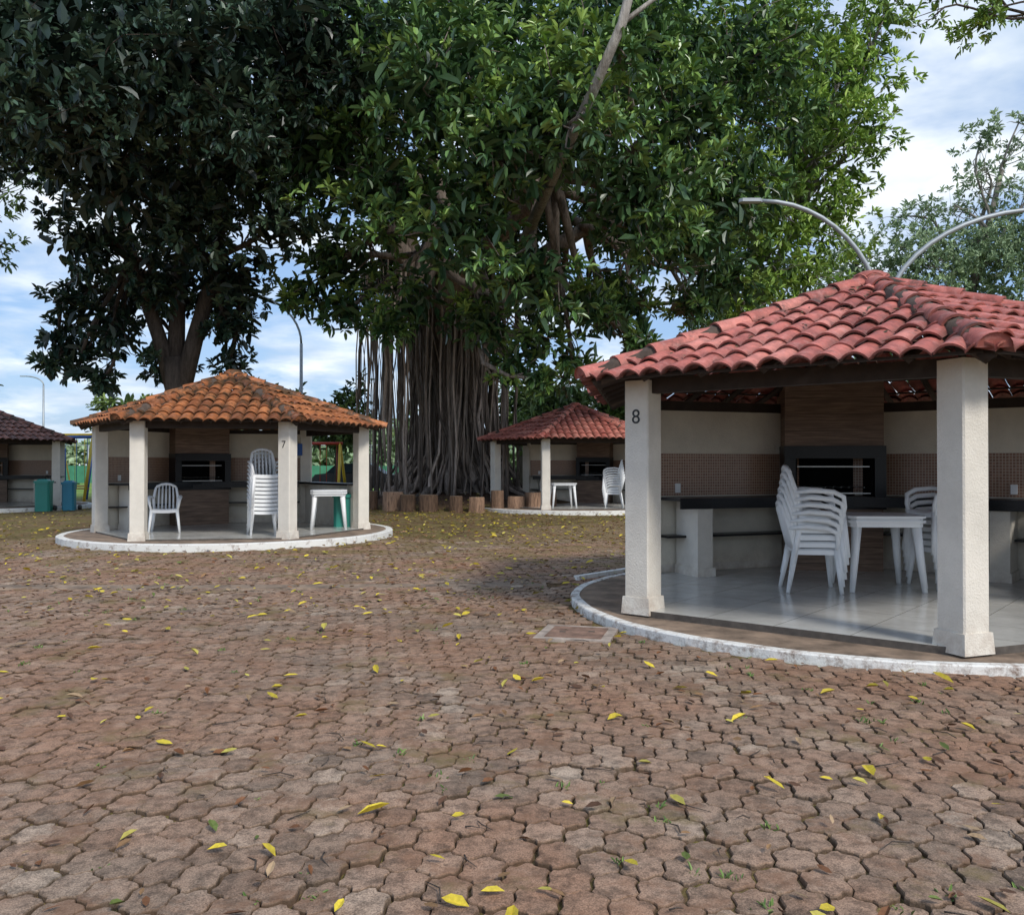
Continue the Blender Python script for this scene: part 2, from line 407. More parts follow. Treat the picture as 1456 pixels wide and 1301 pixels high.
def kiosk(name,C,off,R,Re,za,ze,fz,ck,lows,tilemat,curbmat,ringR,ringH,number=None,ncol=None,nz=1.75,wallh=2.06,cw=.13,litter=0):
    cx,cy=C; root=empty(name,(cx,cy,0)); org=(cx,cy,0)
    D=lambda a:(math.cos(a),math.sin(a))
    A=[rad(off+60*k) for k in range(6)]
    mb=MB(); n=96
    v=[(cx,cy,ringH-.006)]+[(cx+math.cos(2*math.pi*i/n)*(ringR-.05),cy+math.sin(2*math.pi*i/n)*(ringR-.05),ringH-.006) for i in range(n)]
    mb.add(v,[(0,1+i,1+(i+1)%n) for i in range(n)],0); mb.ring(cx,cy,ringR-cw,ringR,-.03,ringH,mat=1,wob=.008)
    mb.build('base_slab',['dirtslab',curbmat],root,org)
    mb=MB(); Rf=R+.13
    t=[(cx+D(a)[0]*Rf,cy+D(a)[1]*Rf) for a in A]
    mb.add([(p[0],p[1],fz) for p in t],[tuple(range(6))],0)
    v=[(p[0],p[1],fz) for p in t]+[(p[0],p[1],ringH-.02) for p in t]
    mb.add(v,[(i,6+i,6+(i+1)%6,(i+1)%6) for i in range(6)],1)
    mb.build('tiled_floor',['floor','darkedge'],root,org)
    mb=MB()
    for k,a in enumerate(A):
        p=(cx+D(a)[0]*R,cy+D(a)[1]*R); r=a+rad(30)
        mb.box((p[0],p[1],(fz+2.14)/2),(.24,.24,2.14-fz),r,0,bev=.012)
        mb.box((p[0],p[1],fz+.055-.02),(.285,.285,.15),r,0,taper=.93)
    mb.build('columns',['stucco'],root,org)
    mb=MB()
    ap=R*math.cos(rad(30)); L=R-.2
    def edge(k):
        am=A[k]+rad(30); return am,D(am),(-math.sin(am),math.cos(am))
    def onE(k,u,inw,z):
        am,d,t_=edge(k); return (cx+d[0]*(ap-inw)+t_[0]*u,cy+d[1]*(ap-inw)+t_[1]*u,z)
    for k in (ck%6,(ck-1)%6):
        am,d,t_=edge(k)
        mb.box(onE(k,0,0,(fz+wallh)/2),(.12,L,wallh-fz),am,0)
        side= 1 if k==(ck-1)%6 else -1
        mb.box(onE(k,0,.064,fz+1.16),(.012,L-.004,.5),am,1)
        mb.box(onE(k,0,.33,fz+.88),(.54,L-.02,.035),am,2)
        mb.box(onE(k,0,.595,fz+.835),(.022,L-.03,.12),am,2)
        mb.box(onE(k,0,.20,fz+.44),(.26,L-.04,.025),am,2)
        mb.box(onE(k,-side*(L/2-.36),.34,fz+.43),(.46,.2,.86),am,3)
        mb.box(onE(k,-side*(L/2-.36),.35,fz+.05),(.50,.24,.1),am,3)
        mb.box(onE(k,side*.02,.063,fz+.05),(.01,L-.05,.08),am,3)
        mb.box(onE(k,-side*(L/2-.3),.075,fz+1.0),(.02,.07,.11),am,4)
    for k in lows:
        am,d,t_=edge(k)
        mb.box(onE(k,0,0,fz+.42),(.14,L,.84),am,3)
        mb.box(onE(k,0,.05,fz+.862),(.4,L-.01,.04),am,2)
    o=mb.build('walls_and_counters',['wall','mosaic','granite','stucco','plastic'],root,org)
    me=o.data; uv=me.uv_layers.new(name='UVMap')
    for pl in me.polygons:
        for li in pl.loop_indices:
            co=me.vertices[me.loops[li].vertex_index].co; nn=pl.normal
            uv.data[li].uv=(co.x*(-nn.y)+co.y*nn.x,co.z)
    mb=MB(); a=A[ck]; d=D(a); t_=(-d[1],d[0]); rc=R-.42
    P=lambda rr,u,z:(cx+d[0]*rr+t_[0]*u,cy+d[1]*rr+t_[1]*u,z)
    fr=rc-.36
    mb.box(P(rc,0,(fz+.86)/2),(.72,1.12,.86-fz),a,0)
    mb.box(P(rc,0,2.13),(.72,1.14,1.02),a,0)
    z0,z1=.861,1.62
    mb.box(P(rc-.02,0,(z0+.98)/2),(.78,1.17,.98-z0),a,1)
    mb.box(P(rc-.02,0,(1.47+z1)/2),(.78,1.17,z1-1.47),a,1)
    for s_ in(-1,1): mb.box(P(rc-.02,s_*.52,1.225),(.778,.13,.488),a,1)
    mb.box(P(rc+.25,0,1.225),(.2,.9,.488),a,2)
    for s_ in(-1,1): mb.box(P(rc,s_*.44,1.225),(.7,.02,.486),a,2)
    for i,zz in enumerate((1.05,1.37)):
        mb.box(P(fr+.02+.04*i,0,zz),(.016,.84,.012),a,3)
    for i in range(9): mb.box(P(fr+.3,-.36+i*.09,1.12),(.5,.008,.008),a,3)
    mb.build('barbecue_chimney',['woodtile','granite','fire','metal'],root,org)
    mb=MB()
    for k in range(6):
        am,d,t_=edge(k)
        mb.box((cx+d[0]*ap,cy+d[1]*ap,ze-.04),(.1,R+.05,.13),am,0)
        c0=Vector((cx+D(A[k])[0]*(Re-.08),cy+D(A[k])[1]*(Re-.08),ze-.02)); c1=Vector((cx,cy,za-.09))
        mb.tube([c0,c1],[.055,.055],4,0)
        ape=Re*math.cos(rad(30))
        for j in(-2,-1,0,1,2):
            u=j*Re/2/3; tt=abs(u)/(Re/2)
            e0=Vector((cx+d[0]*(ape-.06)+t_[0]*u,cy+d[1]*(ape-.06)+t_[1]*u,ze+.0))
            e1=Vector((cx+d[0]*ape*tt+t_[0]*u,cy+d[1]*ape*tt+t_[1]*u,za-(za-ze)*tt-.06))
            if tt<.95: mb.tube([e0,e1],[.04,.04],4,0)
        for q in range(8):
            tt=.02+q/8; hw=Re/2*(1-tt)
            r_=ape*(1-tt); z=ze+(za-ze)*tt-.012
            mb.box((cx+d[0]*r_,cy+d[1]*r_,z),(.05,hw*2-.05,.02),am,0)
    mb.build('roof_timber_frame',['wood'],root,org)
    mb=MB(); ape=Re*math.cos(rad(30)); H=za-ze; Ls=math.hypot(ape,H)
    pitch=.205; cl=.345
    LP=[];LU=[];LN=[]
    for k in range(6):
        am,d,t_=edge(k); nrm=Vector((d[0]*H/Ls,d[1]*H/Ls,ape/Ls))
        for _ in range(litter):
            tt=random.random()**.8*.95; un=Re/2*(1-tt)*(random.choice((-1,1))*(1-random.random()**2.2*.95))
            un=round(un/pitch)*pitch+random.gauss(0,.025) if random.random()<.7 else un
            if abs(un)>Re/2*(1-tt): continue
            LP.append((cx+d[0]*ape*(1-tt)+t_[0]*un+nrm.x*.055,cy+d[1]*ape*(1-tt)+t_[1]*un+nrm.y*.055,ze+H*tt+nrm.z*.055))
            th=random.uniform(0,6.28); up_=Vector((-d[0]*ape/Ls,-d[1]*ape/Ls,H/Ls)); tv=Vector((t_[0],t_[1],0))
            LU.append(tuple(up_*math.cos(th)+tv*math.sin(th))); LN.append(tuple(nrm))
        nc=int(Re/pitch)+1; u0=-nc*pitch/2
        for i in range(nc):
            colj=random.gauss(0,.012)
            for j in range(int(Ls/cl)+1):
                va=j*cl-.05+colj; vb=min((j+1)*cl,Ls)
                hw=Re/2*(1-max(va,0)/Ls)
                ua=u0+i*pitch; ub=ua+pitch
                if ub<-hw+.01 or ua>hw-.01: continue
                jit=random.gauss(0,.005); skew=random.gauss(0,.009); cr=min(1,max(0,random.gauss(.5,.28)))
                v=[];col=[];ns=9
                for vi,(vv,lift) in enumerate(((va,.03),((va+vb)/2,.012),(vb,-.004))):
                    hwv=Re/2*(1-vv/Ls)
                    for s_ in range(ns):
                        ss=s_/(ns-1); uu=ua+pitch*ss+skew*(1 if vi==0 else 0)
                        un=max(-hwv,min(hwv,uu))
                        hgt=.058*abs(math.sin(math.pi*ss))**.75+lift+jit
                        t=vv/Ls
                        p=Vector((cx+d[0]*ape*(1-t)+t_[0]*un,cy+d[1]*ape*(1-t)+t_[1]*un,ze+H*t))+nrm*hgt
                        v.append(p)
                        hip=max(0,1-(hwv-abs(un))/.35)*.8+ .25*(t)
                        val=1. if s_ in(0,ns-1) else (.35 if s_ in(1,ns-2) else 0)
                        col.append((cr,hip,val))
                for s_ in range(ns): v.append(v[s_]-nrm*.018); col.append((cr*.5,.5,.8))
                for s_ in range(ns): v.append(v[ns*3+s_]+Vector((-d[0]*.25,-d[1]*.25,.06))*1.0); col.append((cr*.6,.3,.6))
                f=[]
                for q in range(2):
                    for s_ in range(ns-1): f.append((q*ns+s_,q*ns+s_+1,(q+1)*ns+s_+1,(q+1)*ns+s_))
                mb.add(v[:ns*3],f,0,col[:ns*3],True)
                f2=[(s_+ns,s_+ns+1,s_+1,s_) for s_ in range(ns-1)]
                lv=v[:ns]+v[ns*3:ns*4]
                if j==0:
                    mb.add(lv+v[ns*4:],f2+[(s_+2*ns,s_+2*ns+1,s_+ns+1,s_+ns) for s_ in range(ns-1)],0,col[:ns]+col[ns*3:])
                else: mb.add(lv,f2,0,col[:ns]+col[ns*3:ns*4])
        a=A[k]; dd=D(a); Lh=math.hypot(Re,H); ax=Vector((-dd[0]*Re/Lh,-dd[1]*Re/Lh,H/Lh)); tv=Vector((-dd[1],dd[0],0)); up=ax.cross(tv)*-1
        if up.z<0: up=-up
        base=Vector((cx+dd[0]*Re,cy+dd[1]*Re,ze))
        mb.tube([base+up*.015+ax*.1,Vector((cx,cy,za+.015))],[.1,.1],8,1,flat=1.)
        m=int(Lh/.36)+1
        for j in range(m):
            q0=j*.36-.05; q1=min(q0+.42,Lh+.02)
            if q1-q0<.1: continue
            cr=min(1,max(0,random.gauss(.5,.25))); v=[];col=[];na=9; tw=random.gauss(0,.01)
            for (q,r_,l_) in((q0,.112,.036),(q0+.03,.11,.034),(q1,.09,.022)):
                for s_ in range(na):
                    th=math.pi*s_/(na-1)
                    v.append(base+ax*q+tv*(math.cos(th)*r_+tw)+up*(math.sin(th)*r_*.9+l_)); col.append((cr,.3,0 if 0<s_<na-1 else .8))
            f=[(q*na+s_,q*na+s_+1,(q+1)*na+s_+1,(q+1)*na+s_) for q in range(2) for s_ in range(na-1)]
            mb.add(v,f,0,col,True)
            if j==0:
                c0=base+ax*(q0+.012)+up*.03; mb.add([c0]+[p+ax*.012 for p in v[:na]],[(0,1+s_,2+s_) for s_ in range(na-1)],0,(.2,.3,.3))  # darker disk over the cap mouth stands in for the shadow inside
            else:
                lv=v[:na]+[base+ax*q0+(p-base-ax*q0)*.86 for p in v[:na]]
                mb.add(lv,[(s_,s_+1,na+s_+1,na+s_) for s_ in range(na-1)],0,(.3,.3,.5))
    v=[];f=[]
    for q,(r_,z) in enumerate(((.2,.0),(.17,.09),(.1,.125),(.01,.135))):
        for s_ in range(10): v.append((cx+math.cos(s_*math.pi/5)*r_,cy+math.sin(s_*math.pi/5)*r_,za+z))
    for q in range(3):
        for s_ in range(10): f.append((q*10+s_,q*10+(s_+1)%10,q*10+10+(s_+1)%10,q*10+10+s_))
    mb.add(v,f,0,(.4,.7,.3),True)
    mb.build('clay_tile_roof',[tilemat,'mortar'],root,org)
    if litter:
        LP=np.array(LP);n_=len(LP); pal=np.array([(.10,.055,.03),(.06,.04,.025),(.2,.13,.07),(.07,.065,.03)])
        flatleaves('roof_leaf_litter',LP,np.array(LU),np.array(LN),rng.uniform(.025,.075,n_),pal[rng.integers(0,4,n_)],root,org)
    if number:
        cu=bpy.data.curves.new('number_'+number,'FONT'); cu.body=number; cu.size=.18; cu.extrude=.003; cu.align_x='CENTER'
        o=bpy.data.objects.new('painted_number',cu); S.collection.objects.link(o); o.parent=root
        cu.materials.append(M['black']); a=A[ncol]; ph=a+rad(30 if number=='8' else -60)
        o.location=(math.cos(a)*R+math.cos(ph)*.121,math.sin(a)*R+math.sin(ph)*.121,nz); o.rotation_euler=(rad(90),0,ph+rad(90))
    return root
kiosk('picnic_kiosk',K8,21,2.6,3.15,3.2,2.13,.115,1,[5],'tile8','curb8',3.0,.065,'8',3,1.76,2.04,.09,litter=130)
k7=kiosk('picnic_kiosk',K7,9,2.46,2.9,3.12,2.12,.13,2,[0],'tile7','curb7',3.08,.11,'7',5,1.68,litter=120)
kiosk('picnic_kiosk',K9,6,2.5,3.0,3.2,2.12,.12,1,[],'tile9','curb7',3.1,.1)
kiosk('picnic_kiosk',K6,-5,2.5,3.0,3.2,2.12,.12,2,[0],'tile6','curb7',3.2,.1)
def stack(name,x,y,z,rz,n,dz=.072):
    def fn(mb):
        for i in range(n): chair(mb,x+.012*i*math.cos(rz),y+.012*i*math.sin(rz),z,rz+random.gauss(0,.012),0,i*dz)
    obj_from(name,fn,(x,y,z))
stack('plastic_chair_stack',3.06,9.0,.115,rad(-8),6)
stack('plastic_chair_stack',4.55,9.25,.115,rad(188),6)
obj_from('plastic_table',lambda mb:table(mb,3.79,9.15,.115,rad(-4),2),(3.79,9.15,.115))
stack('plastic_chair_stack',-4.5,15.95,.13,rad(-65),10)
obj_from('plastic_chair',lambda mb:chair(mb,-6.47,16.4,.13,rad(-72)),(-6.47,16.4,.13))
obj_from('plastic_table',lambda mb:table(mb,-3.6,17.3,.13,rad(10),2,.7),(-3.6,17.3,.13))
obj_from('plastic_table',lambda mb:table(mb,1.5,26.2,.12,rad(8),1),(1.5,26.2,.12))
stack('plastic_chair_stack',3.05,26.3,.12,rad(170),8)
stack('plastic_chair_stack',-15.9,26.6,.12,rad(-60),5)
M['green']=simple('green_plastic',(.02,.2,.16),.4,.1,3); M['teal']=simple('teal_blue_plastic',(.015,.17,.26),.4,.1,3); M['blue']=simple('blue_paint',(.03,.12,.4),.4,.1,3)
M['yellow']=simple('yellow_paint',(.6,.42,.03),.5,.15,3); M['redp']=simple('red_paint',(.45,.05,.03),.5,.15,3)
def bin_(name,x,y,z,mat,w=.5,h=.85):
    mb=MB(); mb.box((x,y,z+h/2),(w*.82,w*.82,h),.2,0,bev=.05,); mb.box((x,y,z+h+.02),(w*.92,w*.92,.07),.2,0,bev=.05)
    mb.box((x,y,z+h+.075),(w*.7,w*.7,.06),.2,0,taper=.7); mb.tube([(x-w*.4,y+.3,z+h),(x+w*.4,y+.3,z+h)],[.02,.02],6,1)
    for s_ in(-1,1): mb.tube([(x+s_*.2-.03,y+.26,z+.08),(x+s_*.2+.03,y+.26,z+.08)],[.08,.08],10,1)
    mb.build(name,[mat,'black'],None,(x,y,z))
bin_('trash_bin',-3.4,18.0,.12,'green',.6,.62); bin_('trash_bin',-13.95,26.2,0,'green'); bin_('trash_bin',-13.45,26.7,0,'teal',.42,.8)
mb=MB(); am=rad(99); mb.box((K7[0]+math.cos(am)*2.0-math.sin(am)*-.95,K7[1]+math.sin(am)*2.0+math.cos(am)*-.95,1.72),(.01,.42,.26),am,0); mb.build('wall_poster',['blue'])
# ------------------------------------------------------------------ tree tools
def leaves(name,pos,ax,size,mat,parent,org,cb,wid=.34):
    N=len(pos); ax=ax/np.linalg.norm(ax,axis=1,keepdims=True)
    up=np.tile([0,0,1.],(N,1))+rng.normal(0,.35,(N,3)); sd=np.cross(up,ax); sd/=np.linalg.norm(sd,axis=1,keepdims=True)+1e-9
    nn=np.cross(ax,sd)
    T=np.array([(0,0,0),(.4,.5,.10),(.8,.36,.0),(1,0,-.16),(.8,-.36,.0),(.4,-.5,.10)])
    T[:,1]*=wid
    V=pos[:,None]+size[:,None,None]*(T[None,:,0:1]*ax[:,None]+T[None,:,1:2]*sd[:,None]+T[None,:,2:3]*nn[:,None])
    o=(np.arange(N)*6)[:,None,None]
    F4=(o+np.array([(0,3,2,1),(0,5,4,3)])[None]).reshape(-1,4)
    C=np.zeros((N,6,3)); C[:,:,0]=cb[:,None]
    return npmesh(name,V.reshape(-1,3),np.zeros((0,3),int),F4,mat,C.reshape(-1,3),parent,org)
def crown(blobs,dens,sub=.3,rl=.2,nl=11,cbase=.42,upb=.5,core=0,coresz=.6):
    P=[];A=[];Z=[];C=[];subs=[]
    for b in blobs:
        c=np.array(b[:3]); r=b[3]; dn=dens*(b[4] if len(b)>4 else 1)
        ns=max(6,int(16*(r/2)**1.3)); bc=rng.normal(0,.07)
        dirs=rng.normal(size=(ns,3)); dirs/=np.linalg.norm(dirs,axis=1,keepdims=True)
        rr=r*rng.uniform(.35,1.0,ns)[:,None]; sc=c+dirs*rr*np.array([1,1,.85])
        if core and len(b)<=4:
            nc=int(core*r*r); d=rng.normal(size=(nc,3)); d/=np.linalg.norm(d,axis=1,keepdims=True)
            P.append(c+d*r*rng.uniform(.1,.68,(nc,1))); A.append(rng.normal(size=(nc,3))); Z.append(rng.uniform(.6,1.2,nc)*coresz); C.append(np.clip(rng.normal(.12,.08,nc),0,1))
        for i in range(ns):
            sr=r*sub*rng.uniform(.7,1.4)+.15
            subs.append((b,sc[i]))
            nt=max(4,int(dn*sr*sr*10))
            d=rng.normal(size=(nt,3)); d/=np.linalg.norm(d,axis=1,keepdims=True)
            tp=sc[i]+d*sr*rng.uniform(.45,1.08,nt)[:,None]*np.array([1.1,1.1,.75])
            ax=d*.8+dirs[i]*.5+np.array([0,0,upb])+rng.normal(0,.25,(nt,3)); ax/=np.linalg.norm(ax,axis=1,keepdims=True)
            clump=rng.normal(0,.15)+bc+.10*dirs[i][2]
            L=nl; k=rng.normal(size=(nt,L,3)); k-= (k*ax[:,None]).sum(-1,keepdims=True)*ax[:,None]; k/=np.linalg.norm(k,axis=-1,keepdims=True)
            th=rng.uniform(.35,1.5,(nt,L,1)); la=ax[:,None]*np.cos(th)+k*np.sin(th)
            pp=tp[:,None]+ax[:,None]*rng.uniform(-.35,.1,(nt,L,1))*rl*1.6+la*.02
            P.append(pp.reshape(-1,3)); A.append(la.reshape(-1,3))
            Z.append((rl*rng.uniform(.6,1.25,(nt,L))).ravel())
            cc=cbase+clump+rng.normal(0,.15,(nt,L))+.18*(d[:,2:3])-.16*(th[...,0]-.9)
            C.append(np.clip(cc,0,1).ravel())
    return np.concatenate(P),np.concatenate(A),np.concatenate(Z),np.concatenate(C),subs
def wob(p,q,n,amp,sag=0):
    p,q=Vector(p),Vector(q); L=(q-p).length; o1=Vector(rng.normal(0,1,3))*amp*L; o2=Vector(rng.normal(0,1,3))*amp*L*.5
    r=[]
    for i in range(n+1):
        t=i/n; r.append(p.lerp(q,t)+o1*math.sin(math.pi*t)+o2*math.sin(2*math.pi*t)+Vector((0,0,sag*L*math.sin(math.pi*t))))
    return r
def limbs(mb,forks,subs,blobs,r0=.2,r1=.06,mat=0):
    for b in blobs:
        c=Vector(b[:3]); f=min(forks,key=lambda q:(Vector(q)-c).length+.8*max(0,q[2]-c.z))
        L=(Vector(f)-c).length; n=7
        pts=wob(f,c,n,.09,.08); a=r0*min(1.2,.5+b[3]/4)
        mb.tube(pts,[a+(r1-a)*i/n for i in range(n+1)],7,mat)
        for (bb,s) in subs:
            if bb is b:
                st=pts[random.choice((4,5,6,7))]
                mb.tube(wob(st,s,4,.1),[r1*.75,r1*.6,r1*.45,r1*.3,r1*.15],4,mat)
def tree(name,base,blobs,forks,trunk,leafmat,barkmat,dens,rl,nl=11,cb=.42,r0=.2,r1=.06,sub=.3,upb=.5,wid=.34,extra=None,core=0,coresz=.6):
    root=empty(name,base)
    P,A,Z,C,subs=crown(blobs,dens,sub,rl,nl,cb,upb,core,coresz)
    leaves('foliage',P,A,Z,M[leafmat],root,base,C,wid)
    mb=MB()
    for pts,rs in trunk: mb.tube(pts,rs,12)
    limbs(mb,forks,subs,blobs,r0,r1)
    if extra: extra(mb)
    mb.build('trunk_and_limbs',[barkmat,'barkg','barkd'],root,base)
    print(name,len(P)); return root
# ---- central fig
bx,by=TREE
fig=[(-1.7,20.5,9.9,2.7),(-5.0,23,9.4,2.5),(.9,20,9.2,2.4),(3.0,21.5,7.9,2.2),(-1.2,20.5,6.9,1.9),(-4.8,24.5,7.0,1.6),
 (.5,21.5,6.0,1.5),(-2.6,24,5.9,1.2),(4.9,24,7.4,1.6),(6.2,25,9.2,2.2),(2.2,24,5.5,1.3),(-3.2,22,8.0,1.7),
 (-5.5,28,14,3.0),(-1,26,14.5,3.4),(3.5,25,13.5,3.2),(7,26,13.2,2.6),(1.5,23,11.4,2.4),(-3.3,23,12.2,2.4),(4.4,22.5,10.3,2.0),(-5.8,26,11.2,1.8),
 (3.3,26,6.1,1.3),(-.3,19.5,8.2,1.5),(0,29,10,3.),(-3.2,30,10.5,2.6),(4,30,10,2.6),
 (-.7,24,5.2,1.2),(.7,24,4.8,1.1),(-.1,24.5,4.1,.8),(.9,24.2,3.7,.5),(-4.6,24.5,5.7,1.),(-5.9,25,6.1,.9),(3.6,25,4.9,.8),(5.6,26.5,6.2,1.2),(1.7,25,4.2,.6),
 (-3.4,24,5.1,.5),(1,31,7.5,1.8),(3.5,31,7.2,1.8),(-4.2,30,7.8,1.5),(7,28,7.4,1.6),(2.1,17.9,10.0,.8,.8),(1.5,18,8.6,.9,.8)]
def figx(mb):
    r=random.Random(3)
    def strand(a,k,rs,r3,top=7.4,jit=.04):
        prof=[(r3*1.15,-.2),(r3*.8,.15),(1.3*k+.15,.6),(1.05*k,1.4),(.94*k,2.6),(.92*k,4.2),(1.05*k,6.),(1.5*k,top)]
        tw=r.gauss(0,.3); ph=r.uniform(0,6)
        pts=[(bx+math.cos(a+tw*z/5)*q*1.08+r.gauss(0,jit)+.06*math.sin(z*1.3+ph),by+math.sin(a+tw*z/5)*q+r.gauss(0,jit),z+.35) for q,z in prof]
        mb.tube(pts,[rs*.6,rs*1.3,rs*1.25,rs,rs*.9,rs*.85,rs,rs*1.1],6,col=(r.uniform(.0,1.),0,0))
    for i in range(60): strand(2*math.pi*i/60+r.gauss(0,.06),r.uniform(.62,1.0),r.uniform(.05,.15),r.uniform(1.4,2.7))
    for i in range(120): strand(r.uniform(0,6.283),r.uniform(.98,1.6),r.uniform(.015,.055),r.uniform(1.6,3.1),jit=.07)
    for i in range(150):
        u=r.random()
        x=bx+(r.uniform(-3.0,-1.0) if u<.5 else r.uniform(-1.4,2.3)); y=by+r.uniform(-2.8,1.2); w=r.choice((.01,.014,.02,.035,.05))
        zt=r.uniform(6.5,9.); zb=.25 if r.random()<.7 else r.uniform(1.,4)
        le=r.gauss(0,.14); ph=r.uniform(0,6)
        pts=[(x+le*j/7+.05*math.sin(j*1.4+ph),y,zt-(zt-zb)*j/7) for j in range(8)]
        mb.tube(pts,[w]*6+[w*1.2,w*(1.8 if zb<.5 else .5)],4,col=(r.uniform(.1,.8),0,0))
    mb.tube([(.2,24,7.2),(1.0,20.5,8.2),(1.65,17.9,9.0),(2.2,17.5,10.2),(2.45,17.6,11.2),(2.75,17.4,12.8)],[.15,.13,.11,.10,.10,.09],10,1,col=(.7,0,0))
    mb.tube([(2.2,17.5,10.2),(2.9,17.9,10.9),(3.8,18.6,11.6)],[.06,.045,.03],7,1,col=(.7,0,0))
ftr=[([(bx,by,0),(bx,by,2),(bx+.05,by,5),(bx,by,7.2)],[1.0,.55,.55,.8])]
FF=((-3.6,28,9.5),(.3,27,10),(2.4,28.2,9),(-1.8,26,8.6),(-5.2,27.5,11),(1.2,24.5,9.3))
for q in FF: ftr.append((wob((bx,by,6.3),q,6,.06),[.6,.5,.42,.36,.3,.26,.2]))
tree('rubber_fig_tree',(bx,by,0),fig,list(FF),ftr,'leafc','bark',1.2,.29,10,.5,.2,.05,extra=figx,core=70,coresz=.5,wid=.36)
# ---- dark tree on the left
dk=[(-9.1,18,9.3,2.5),(-7.0,19,10.2,2.5),(-5.0,21,11.5,2.4),(-9.3,20,8.2,2.0),(-7.0,21.5,9.2,2.2),(-8.6,22.5,7.6,1.9),(-10.8,22.5,7.0,1.5),
 (-11.7,23.5,5.7,1.0),(-7.6,24,6.5,1.3),(-10.9,24,5.0,1.2),(-7.9,24.6,5.2,1.),(-11.8,24,4.2,.6),(-12.2,20,11.4,2.2),(-9.5,22,12.5,3),(-6.5,24,13.5,3),(-12.5,25,12,3),
 (-6.1,22.5,7.6,1.3),(-9.8,26,9.5,2.6),(-7.2,25.5,10.5,2.4),(-9.3,23.6,6.1,.9),(-11.3,19,9.7,1.6),(-12.8,23,9.9,1.5),(-10,18.5,10.7,1.8),
 (-9.7,25.5,6.6,1.5),(-8.4,26,6.2,1.3),(-11.3,25.5,6.0,1.2),(-12.4,24,4.9,.7),(-10.2,25.5,4.3,.8),(-8,25,4.3,.6),(-12.6,24,4.1,.35),(-11.2,24,3.7,.4)]
db=(-9.45,24.8,0)
dtr=[([(-9.5,24.8,-.1),(-9.45,24.8,1.2),(-9.4,24.8,3.2),(-9.55,24.7,4.4)],[.66,.42,.35,.3]),
     ([(-9.5,24.75,3.4),(-9.9,24.6,5),(-10.4,24,7),(-10.6,23.5,9)],[.24,.2,.17,.14]),
     ([(-9.45,24.8,3.0),(-8.9,24.7,5),(-8.2,24.4,7),(-7.9,24,9.4)],[.28,.23,.19,.15]),
     ([(-9.5,24.8,4.3),(-9.5,25,6.5),(-9.2,25,9),(-9,25,11)],[.25,.2,.17,.14])]
tree('dark_mango_tree',db,dk,[(-10.4,24,7),(-8.2,24.4,7),(-10.6,23.5,9),(-7.9,24,9.4),(-9,25,11)],dtr,'leafd','barkd',1.4,.22,12,.5,.14,.04,wid=.44,core=80,coresz=.45)
# ---- bright tree behind right
br=[(11.4,32,14.2,2.8),(9.5,32,11.6,2.8),(11.9,33,11,1.8),(9,31,8.6,2.2),(6.6,31,7.6,1.7),(13.0,33,16.5,2.0),(10.3,33,18,3),(11.2,33,8.8,2.),(13.1,32,13.5,1.3),(6.5,34,12,3),(7,34,17,3.2),(4,34,7.6,1.6),(8.2,33,6.2,1.6),
 (12.3,32,15.8,1.8),(10.6,31,12.9,2.2),(7.8,30.5,10.2,2.2),(10.6,31,9.9,1.7),(8,30.5,7,1.5),(12.6,32.5,12.0,1.0),(9.8,32,16,2.4),(10,32.5,7.4,1.4),(13.6,32,17.8,1.2)]
tree('bright_green_tree',(9.5,35,0),br,[(9.5,34.5,8),(8.3,34,10),(11,34,11)],[([(9.5,35,-.1),(9.4,35,3),(9.5,34.5,8),(9.6,34,12)],[.5,.38,.3,.18]),([(9.45,34.8,5),(8.3,34,10)],[.2,.12]),([(9.5,34.6,7),(11,34,11)],[.2,.12])],'leafb','barkg',1.0,.27,10,.5,.14,.05,core=25,coresz=.5)
tree('overhanging_tree',(15.5,22.5,0),[(9.9,20.5,11.9,.9,.7),(10.7,20.5,11.5,.5,.6),(9.0,20.5,12.4,1.2,.8),(11.0,20.3,11.9,.4,.6),(13,21,14,2.5,1.),(16,22,15,3,1.)],[(13.5,22,12.8)],
 [([(15.5,22.5,-.1),(15.2,22.5,5),(13.5,22,12.8)],[.4,.3,.15])],'leafb','barkd',.8,.18,8,.35,.05,.02)
hz=[(18,46,11.8,2.2),(21.7,46,11.8,3.0),(26,46,12.4,3.4),(20.8,46,14.4,1.5,.7),(25,46,16.6,2.3,.5),(26.6,46,19.3,1.8,.45),(23.2,46,15,1.5,.6),(16.2,47,9.5,3),(21,47,9,3.6),(26,47,9,3.8),(29.5,46,14,3),(28.6,46,17.4,1.8,.6),(24.6,46,18.4,1.1,.4)]
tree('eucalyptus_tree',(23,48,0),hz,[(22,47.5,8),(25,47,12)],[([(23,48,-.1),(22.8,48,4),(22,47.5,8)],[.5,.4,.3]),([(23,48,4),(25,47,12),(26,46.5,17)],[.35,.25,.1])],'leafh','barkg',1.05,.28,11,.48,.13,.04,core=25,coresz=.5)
def smalltree(name,x,y,h,r,mat='leafbg',dens=.8,rl=.3):
    bl=[(x+random.uniform(-.5,.5)*r,y+random.uniform(-.4,.4)*r,h*random.uniform(.5,.85),r*random.uniform(.4,.62)) for _ in range(6)]
    bl.append((x,y,h*.72,r*.6))
    tree(name,(x,y,0),bl,[(x,y,h*.45)],[([(x,y,-.1),(x+.1,y,h*.25),(x,y,h*.5)],[.18,.14,.1])],mat,'barkd',dens,rl,7,.45,.08,.04,core=25)
smalltree('small_tree',-7.2,36,5.2,2.2); smalltree('small_tree',-9.8,38,4.6,2.)
smalltree('small_tree',1.6,38,5.6,2.6); smalltree('small_tree',.3,41,5.8,2.2); smalltree('small_tree',5,40,6.,3)
smalltree('small_tree',-16.5,38,4.6,2.1); smalltree('small_tree',-26,40,7.,3.5,'leafbg'); smalltree('small_tree',-4.6,44,4.2,2.4)
